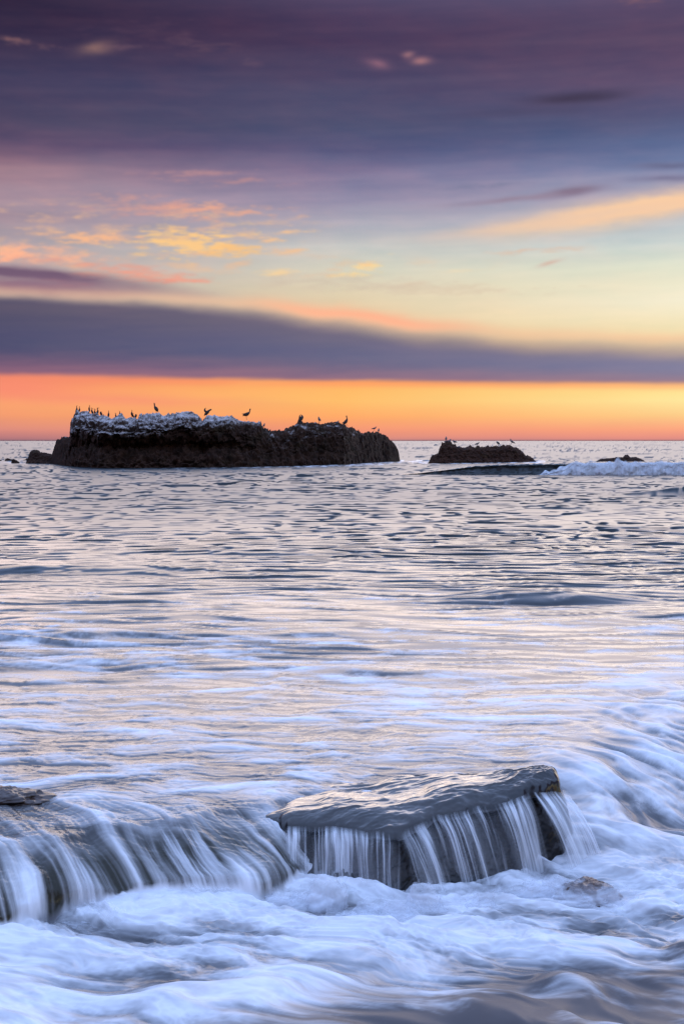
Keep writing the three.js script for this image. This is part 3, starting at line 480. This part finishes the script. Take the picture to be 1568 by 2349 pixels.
// ---------------------------------------------------------------- birds
const plumage = (r, g, b) => new THREE.MeshStandardMaterial({ color: new THREE.Color().setRGB(r, g, b), roughness: 0.8 });
const BLACK = plumage(0.012, 0.011, 0.012), BROWN = plumage(0.045, 0.036, 0.032), PALE = plumage(0.28, 0.25, 0.22), GREY = plumage(0.07, 0.065, 0.07), WHITE = plumage(0.14, 0.13, 0.13), BILL = plumage(0.12, 0.08, 0.05);
function loft(points, sides = 10) {                             // [forward, up, radius, width factor]
  const pts = points.map((p) => new THREE.Vector3(p[0], p[1], 0)), curve = new THREE.CatmullRomCurve3(pts, false, 'centripetal'), n = points.length * 4, pos = [], idx = [];
  for (let i = 0; i <= n; i++) {
    const t = i / n, k = t * (points.length - 1), a = Math.min(points.length - 2, Math.floor(k)), f = k - a, s = f * f * (3 - 2 * f);
    const p = curve.getPoint(t), q = curve.getTangent(t), r = mix(points[a][2], points[a + 1][2], s), w = r * mix(points[a][3] ?? 1, points[a + 1][3] ?? 1, s);
    for (let j = 0; j < sides; j++) { const an = j / sides * 6.28318, c = Math.cos(an) * r, sn = Math.sin(an) * w; pos.push(p.x - q.y * c, p.y + q.x * c, sn); }
  }
  const end0 = pos.length / 3; pos.push(...pts[0].toArray()); pos.push(...pts[pts.length - 1].toArray());
  for (let i = 0; i < n; i++) for (let j = 0; j < sides; j++) { const a = i * sides + j, b = i * sides + (j + 1) % sides; idx.push(a, a + sides, b, b, a + sides, b + sides); }
  for (let j = 0; j < sides; j++) idx.push(end0, j, (j + 1) % sides, end0 + 1, n * sides + (j + 1) % sides, n * sides + j);
  const g = new THREE.BufferGeometry(); g.setAttribute('position', new THREE.Float32BufferAttribute(pos, 3)); g.setIndex(idx); g.computeVertexNormals();
  return g;
}
function wing(points, side, out) { const g = loft(points, 8); g.scale(1, 1, 0.35); g.translate(0, 0, side * out); return g; }
// poses: body spine from tail to crown, bill, wings, legs. Metres, standing height about 1 unit = scaled later
const POSE = {
  cormorant_up: { h: 0.8, mat: BLACK, body: [[-0.14, 0.02, 0.012], [-0.1, 0.12, 0.04], [-0.04, 0.24, 0.085], [0, 0.37, 0.1], [0.02, 0.48, 0.08], [0.02, 0.57, 0.045], [0.0, 0.66, 0.03], [0.01, 0.74, 0.032], [0.03, 0.785, 0.028]], bill: [[0.03, 0.78, 0.016], [0.1, 0.82, 0.006]], wing: [[-0.13, 0.1, 0.02], [-0.05, 0.25, 0.07], [0, 0.45, 0.05]], out: 0.075, legs: [-0.02, 0.16] },
  cormorant_side: { h: 0.76, mat: BLACK, body: [[-0.16, 0.02, 0.012], [-0.11, 0.12, 0.045], [-0.04, 0.24, 0.09], [0.02, 0.37, 0.1], [0.05, 0.48, 0.07], [0.03, 0.57, 0.042], [0.0, 0.64, 0.032], [0.03, 0.71, 0.036], [0.09, 0.72, 0.026]], bill: [[0.09, 0.72, 0.016], [0.2, 0.715, 0.006]], wing: [[-0.14, 0.1, 0.02], [-0.05, 0.26, 0.07], [0.02, 0.45, 0.05]], out: 0.08, legs: [-0.02, 0.16] },
  cormorant_hunched: { h: 0.6, mat: BLACK, body: [[-0.12, -0.02, 0.015], [-0.1, 0.1, 0.06], [-0.04, 0.24, 0.11], [0.02, 0.37, 0.125], [0.05, 0.47, 0.1], [0.02, 0.53, 0.06], [-0.03, 0.53, 0.035]], bill: [[-0.03, 0.53, 0.016], [-0.1, 0.47, 0.006]], wing: [[-0.12, 0.06, 0.02], [-0.05, 0.24, 0.08], [0.02, 0.44, 0.06]], out: 0.1, legs: [-0.02, 0.14] },
  cormorant_spread: { h: 0.5, mat: BLACK, body: [[-0.12, 0.0, 0.012], [-0.06, 0.12, 0.06], [0, 0.24, 0.08], [0.03, 0.34, 0.06], [0.03, 0.42, 0.035], [0.08, 0.46, 0.03]], bill: [[0.08, 0.46, 0.014], [0.16, 0.47, 0.005]], wing: [[0.0, 0.28, 0.05], [-0.1, 0.4, 0.06], [-0.24, 0.42, 0.02]], out: 0.09, wing2: [[0.0, 0.28, 0.05], [0.14, 0.38, 0.06], [0.28, 0.45, 0.02]], legs: [-0.02, 0.12] },
  pelican_up: { h: 1.05, mat: BROWN, body: [[-0.2, 0.16, 0.02], [-0.17, 0.24, 0.08], [-0.1, 0.36, 0.16], [-0.01, 0.5, 0.17], [0.07, 0.62, 0.12], [0.11, 0.72, 0.06], [0.1, 0.82, 0.04], [0.12, 0.92, 0.045], [0.15, 0.99, 0.05], [0.17, 1.03, 0.03]], bill: [[0.16, 0.98, 0.03], [0.17, 0.86, 0.022], [0.16, 0.7, 0.008]], wing: [[-0.21, 0.2, 0.02], [-0.12, 0.4, 0.12], [0.0, 0.6, 0.08]], out: 0.13, legs: [-0.03, 0.34] },
  pelican_wing: { h: 0.85, mat: BROWN, body: [[-0.24, 0.12, 0.02], [-0.2, 0.2, 0.06], [-0.08, 0.32, 0.14], [0.06, 0.46, 0.15], [0.18, 0.58, 0.1], [0.27, 0.66, 0.06], [0.36, 0.69, 0.07], [0.43, 0.69, 0.06]], bill: [[0.4, 0.68, 0.035], [0.3, 0.6, 0.025], [0.16, 0.52, 0.008]], wing: [[0.1, 0.5, 0.04], [-0.14, 0.55, 0.1], [-0.18, 0.72, 0.06], [-0.06, 0.86, 0.015]], out: 0.12, wing2: [[-0.22, 0.16, 0.03], [-0.08, 0.36, 0.12], [0.1, 0.54, 0.07]], legs: [-0.02, 0.3] },
  pelican_lean: { h: 1.0, mat: BROWN, body: [[-0.34, 0.3, 0.02], [-0.26, 0.36, 0.05], [-0.1, 0.42, 0.14], [0.06, 0.48, 0.16], [0.2, 0.58, 0.11], [0.28, 0.68, 0.055], [0.31, 0.79, 0.045], [0.33, 0.9, 0.06], [0.38, 0.97, 0.045]], bill: [[0.36, 0.94, 0.03], [0.33, 0.8, 0.026], [0.3, 0.66, 0.008]], wing: [[-0.4, 0.5, 0.015], [-0.2, 0.48, 0.07], [0.1, 0.56, 0.08]], out: 0.12, legs: [0.02, 0.34] },
  pelican_preen: { h: 1.05, mat: BROWN, body: [[-0.36, 0.0, 0.02], [-0.3, 0.14, 0.08], [-0.14, 0.34, 0.17], [0.02, 0.54, 0.2], [0.12, 0.72, 0.17], [0.12, 0.84, 0.09], [0.04, 0.9, 0.05]], bill: [[0.04, 0.88, 0.04], [0.03, 1.0, 0.02], [0.02, 1.06, 0.006]], wing: [[-0.2, 0.3, 0.08], [-0.14, 0.62, 0.08], [-0.12, 0.86, 0.05], [-0.08, 0.96, 0.012]], out: 0.15, legs: [0.04, 0.3] },
  gull_stand: { h: 0.44, mat: GREY, head: WHITE, body: [[-0.27, 0.19, 0.01, 2], [-0.16, 0.22, 0.04], [-0.04, 0.25, 0.08], [0.07, 0.28, 0.075], [0.13, 0.33, 0.05], [0.15, 0.38, 0.042], [0.19, 0.41, 0.03]], bill: [[0.2, 0.4, 0.014], [0.26, 0.385, 0.005]], wing: [[-0.32, 0.2, 0.008], [-0.14, 0.25, 0.035], [0.05, 0.29, 0.05]], out: 0.06, legs: [0, 0.19] },
  gull_front: { h: 0.44, mat: GREY, head: WHITE, body: [[-0.1, 0.13, 0.01, 2], [-0.07, 0.18, 0.05], [-0.02, 0.24, 0.085], [0.02, 0.3, 0.075], [0.03, 0.35, 0.045], [0.04, 0.4, 0.042], [0.06, 0.43, 0.025]], bill: [[0.07, 0.41, 0.012], [0.12, 0.4, 0.004]], wing: [[-0.12, 0.12, 0.008], [-0.05, 0.22, 0.04], [0.02, 0.31, 0.04]], out: 0.075, legs: [0, 0.17] },
  gull_hunched: { h: 0.36, mat: GREY, head: WHITE, body: [[-0.13, 0.12, 0.012, 2], [-0.09, 0.18, 0.06], [-0.01, 0.25, 0.09], [0.06, 0.3, 0.075], [0.08, 0.34, 0.045], [0.05, 0.36, 0.02]], bill: [[0.06, 0.34, 0.012], [0.01, 0.33, 0.004]], wing: [[-0.16, 0.13, 0.008], [-0.06, 0.24, 0.05], [0.05, 0.3, 0.05]], out: 0.075, legs: [0, 0.16] },
  gull_sit: { h: 0.24, mat: GREY, head: WHITE, body: [[-0.28, 0.06, 0.01, 2], [-0.16, 0.07, 0.05], [-0.02, 0.08, 0.08], [0.09, 0.1, 0.07], [0.14, 0.15, 0.05], [0.16, 0.2, 0.042], [0.2, 0.21, 0.03]], bill: [[0.2, 0.21, 0.013], [0.26, 0.2, 0.004]], wing: [[-0.32, 0.08, 0.008], [-0.14, 0.1, 0.035], [0.05, 0.12, 0.05]], out: 0.06 },
};
const built = {};
function pose(key) {
  const p = POSE[key], o = new THREE.Group(), part = (name, g, m) => { const q = new THREE.Mesh(g, m); q.name = name; o.add(q); };
  part('body', loft(p.body, 12), p.head ? p.head : p.mat);
  part('bill', loft(p.bill, 8), BILL);
  part('wing', wing(p.wing, 1, p.out), p.mat); part('wing_001', wing(p.wing2 ?? p.wing, -1, p.out), p.mat);
  if (p.legs) { const [lx, ly] = p.legs; for (const s of [1, -1]) { const g = mergeGeometries([loft([[lx, ly + 0.04, 0.02], [lx - 0.015, ly * 0.5, 0.011], [lx + 0.01, -0.02, 0.01]], 6), loft([[lx - 0.02, -0.005, 0.008, 2], [lx + 0.08, -0.01, 0.006, 5]], 6)]); g.translate(0, 0, s * p.out * 0.5); part(s > 0 ? 'leg' : 'leg_001', g, BILL); } }
  return o;
}
// zoomed charts on which the feet were read: offset x, offset y, scale
const CH = { a: [250, 1590, 3.92], b: [550, 1590, 2.851], c: [1100, 1640, 3.409], d: [1700, 1730, 3.733] };
const rayDown = new THREE.Raycaster();
function bird(key, chart, zx, zy, hz, turn, d, label, roll = 0) {
  const kind = key.split('_')[0], [ox, oy, sc] = CH[chart], X = (zx / sc + ox) / 1.7436, Y = (zy / sc + oy) / 1.7436, [x, y] = atDepth(X, Y, d);
  const tall = 1.2 * hz / sc / 4.003 / FOCAL * d, o = built[key] ? built[key].clone() : (built[key] = pose(key)), s = tall / POSE[key].h;
  o.position.set(x, y - 0.02, -d); o.scale.setScalar(s); o.rotation.set(0, turn, roll);
  add(o, kind, label, kind === 'gull' ? 'gull' : kind, { cormorant: 'cormorants on the bird island', pelican: 'pelicans on the bird island', gull: 'gulls on the sea rocks' }[kind]);
}
const PI = Math.PI, DI = 152.8;
bird('cormorant_up', 'a', 222, 250, 105, 0.3, DI, 'outermost upright cormorant on the left edge of the white cap');
bird('cormorant_up', 'a', 265, 242, 88, -0.4, DI, 'upright cormorant second from the left edge of the white cap');
bird('cormorant_up', 'a', 240, 312, 78, PI, DI - 2.2, 'dark cormorant perched lowest on the left shoulder of the white cap');
bird('cormorant_hunched', 'a', 290, 292, 46, 0.4, DI - 1.8, 'crouched cormorant low between the left cormorants, no neck showing');
bird('cormorant_spread', 'a', 335, 268, 52, 0, DI - 1, 'small cormorant holding both wings half open');
bird('cormorant_up', 'a', 400, 290, 80, PI, DI - 1.8, 'cormorant perched below the tallest one, against the white rock', 0.15);
bird('cormorant_up', 'a', 410, 226, 92, PI, DI, 'highest standing cormorant of the left crowd, leaning back', 0.16);
bird('cormorant_side', 'a', 466, 276, 100, PI, DI - 1, 'cormorant pointing its bill left, first right of the tallest one');
bird('cormorant_side', 'a', 512, 292, 100, PI, DI - 1.2, 'stout cormorant pointing its bill left beside one facing right');
bird('cormorant_side', 'a', 545, 296, 118, 0, DI - 1.2, 'only cormorant with its bill pointing right');
bird('cormorant_hunched', 'a', 606, 302, 74, PI, DI - 0.5, 'hunched round cormorant at the right end of the left crowd');
bird('cormorant_up', 'a', 722, 316, 95, 1.4, DI, 'slim lone cormorant stretching its neck straight up');
bird('cormorant_side', 'a', 838, 329, 76, PI, DI, 'cormorant facing left, the lower of two beside the rock bump');
bird('cormorant_side', 'a', 902, 286, 66, PI, DI, 'cormorant facing left from the top of the rock bump');
bird('cormorant_up', 'a', 1078, 306, 95, PI, DI, 'tallest of the three cormorants standing close together before the pelican', 0.12);
bird('cormorant_side', 'a', 1108, 326, 76, PI, DI, 'middle of three close cormorants, bill turned left');
bird('cormorant_hunched', 'a', 1146, 338, 70, 0, DI, 'headless looking hunched bird, right of the three close cormorants');
bird('pelican_up', 'a', 1462, 248, 142, PI, DI, 'pelican standing tall with its neck straight up, leftmost pelican');
bird('pelican_wing', 'b', 790, 222, 88, 0, DI, 'pelican lifting one wing above the notch in the white rock');
bird('pelican_lean', 'b', 1240, 248, 105, 0, DI, 'pelican leaning forward with its neck up on the white peak');
bird('pelican_preen', 'c', 350, 185, 112, 0, DI + 2, 'pelican preening with its bill pointing up between raised feathers');
bird('pelican_lean', 'c', 985, 217, 115, 0, DI + 4, 'rightmost pelican, upright with its head tucked back', 0.45);
bird('gull_front', 'b', 1443, 342, 44, 0.9, DI + 1, 'small dark gull beside the pillar of rock below the white peak');
bird('gull_front', 'c', 598, 172, 70, 2.4, DI + 3, 'gull alone on a stump between two pelicans');
bird('gull_sit', 'c', 832, 184, 36, 0, DI + 4, 'gull lying low on the ridge left of the rightmost pelican');
bird('gull_stand', 'c', 1350, 284, 52, 0, 160, 'gull facing right on the sloping right end of the island');
bird('gull_front', 'c', 1410, 306, 50, 1.2, 161, 'last gull at the right end of the island, seen end on');
bird('gull_front', 'd', 310, 130, 62, 1.4, 172, 'topmost gull on the left peak of the small rock');
bird('gull_sit', 'd', 342, 152, 48, 0.6, 171.5, 'pale gull settled just under the topmost gull');
bird('gull_stand', 'd', 435, 178, 62, 2.4, 172, 'gull facing left on the slope right of the small rock peak');
bird('gull_sit', 'd', 492, 226, 28, 0.5, 171, 'pale gull sitting low in the dip of the small rock');
bird('gull_stand', 'd', 775, 204, 54, 0, 172, 'gull facing right on the middle of the small rock');
bird('gull_hunched', 'd', 1082, 198, 56, PI, 172, 'hunched gull with hidden head right of the middle of the small rock');
bird('gull_stand', 'd', 1276, 178, 68, PI, 172, 'gull facing left on the right peak of the small rock, tail sloping down', 0.35);

renderer.render(scene, camera);
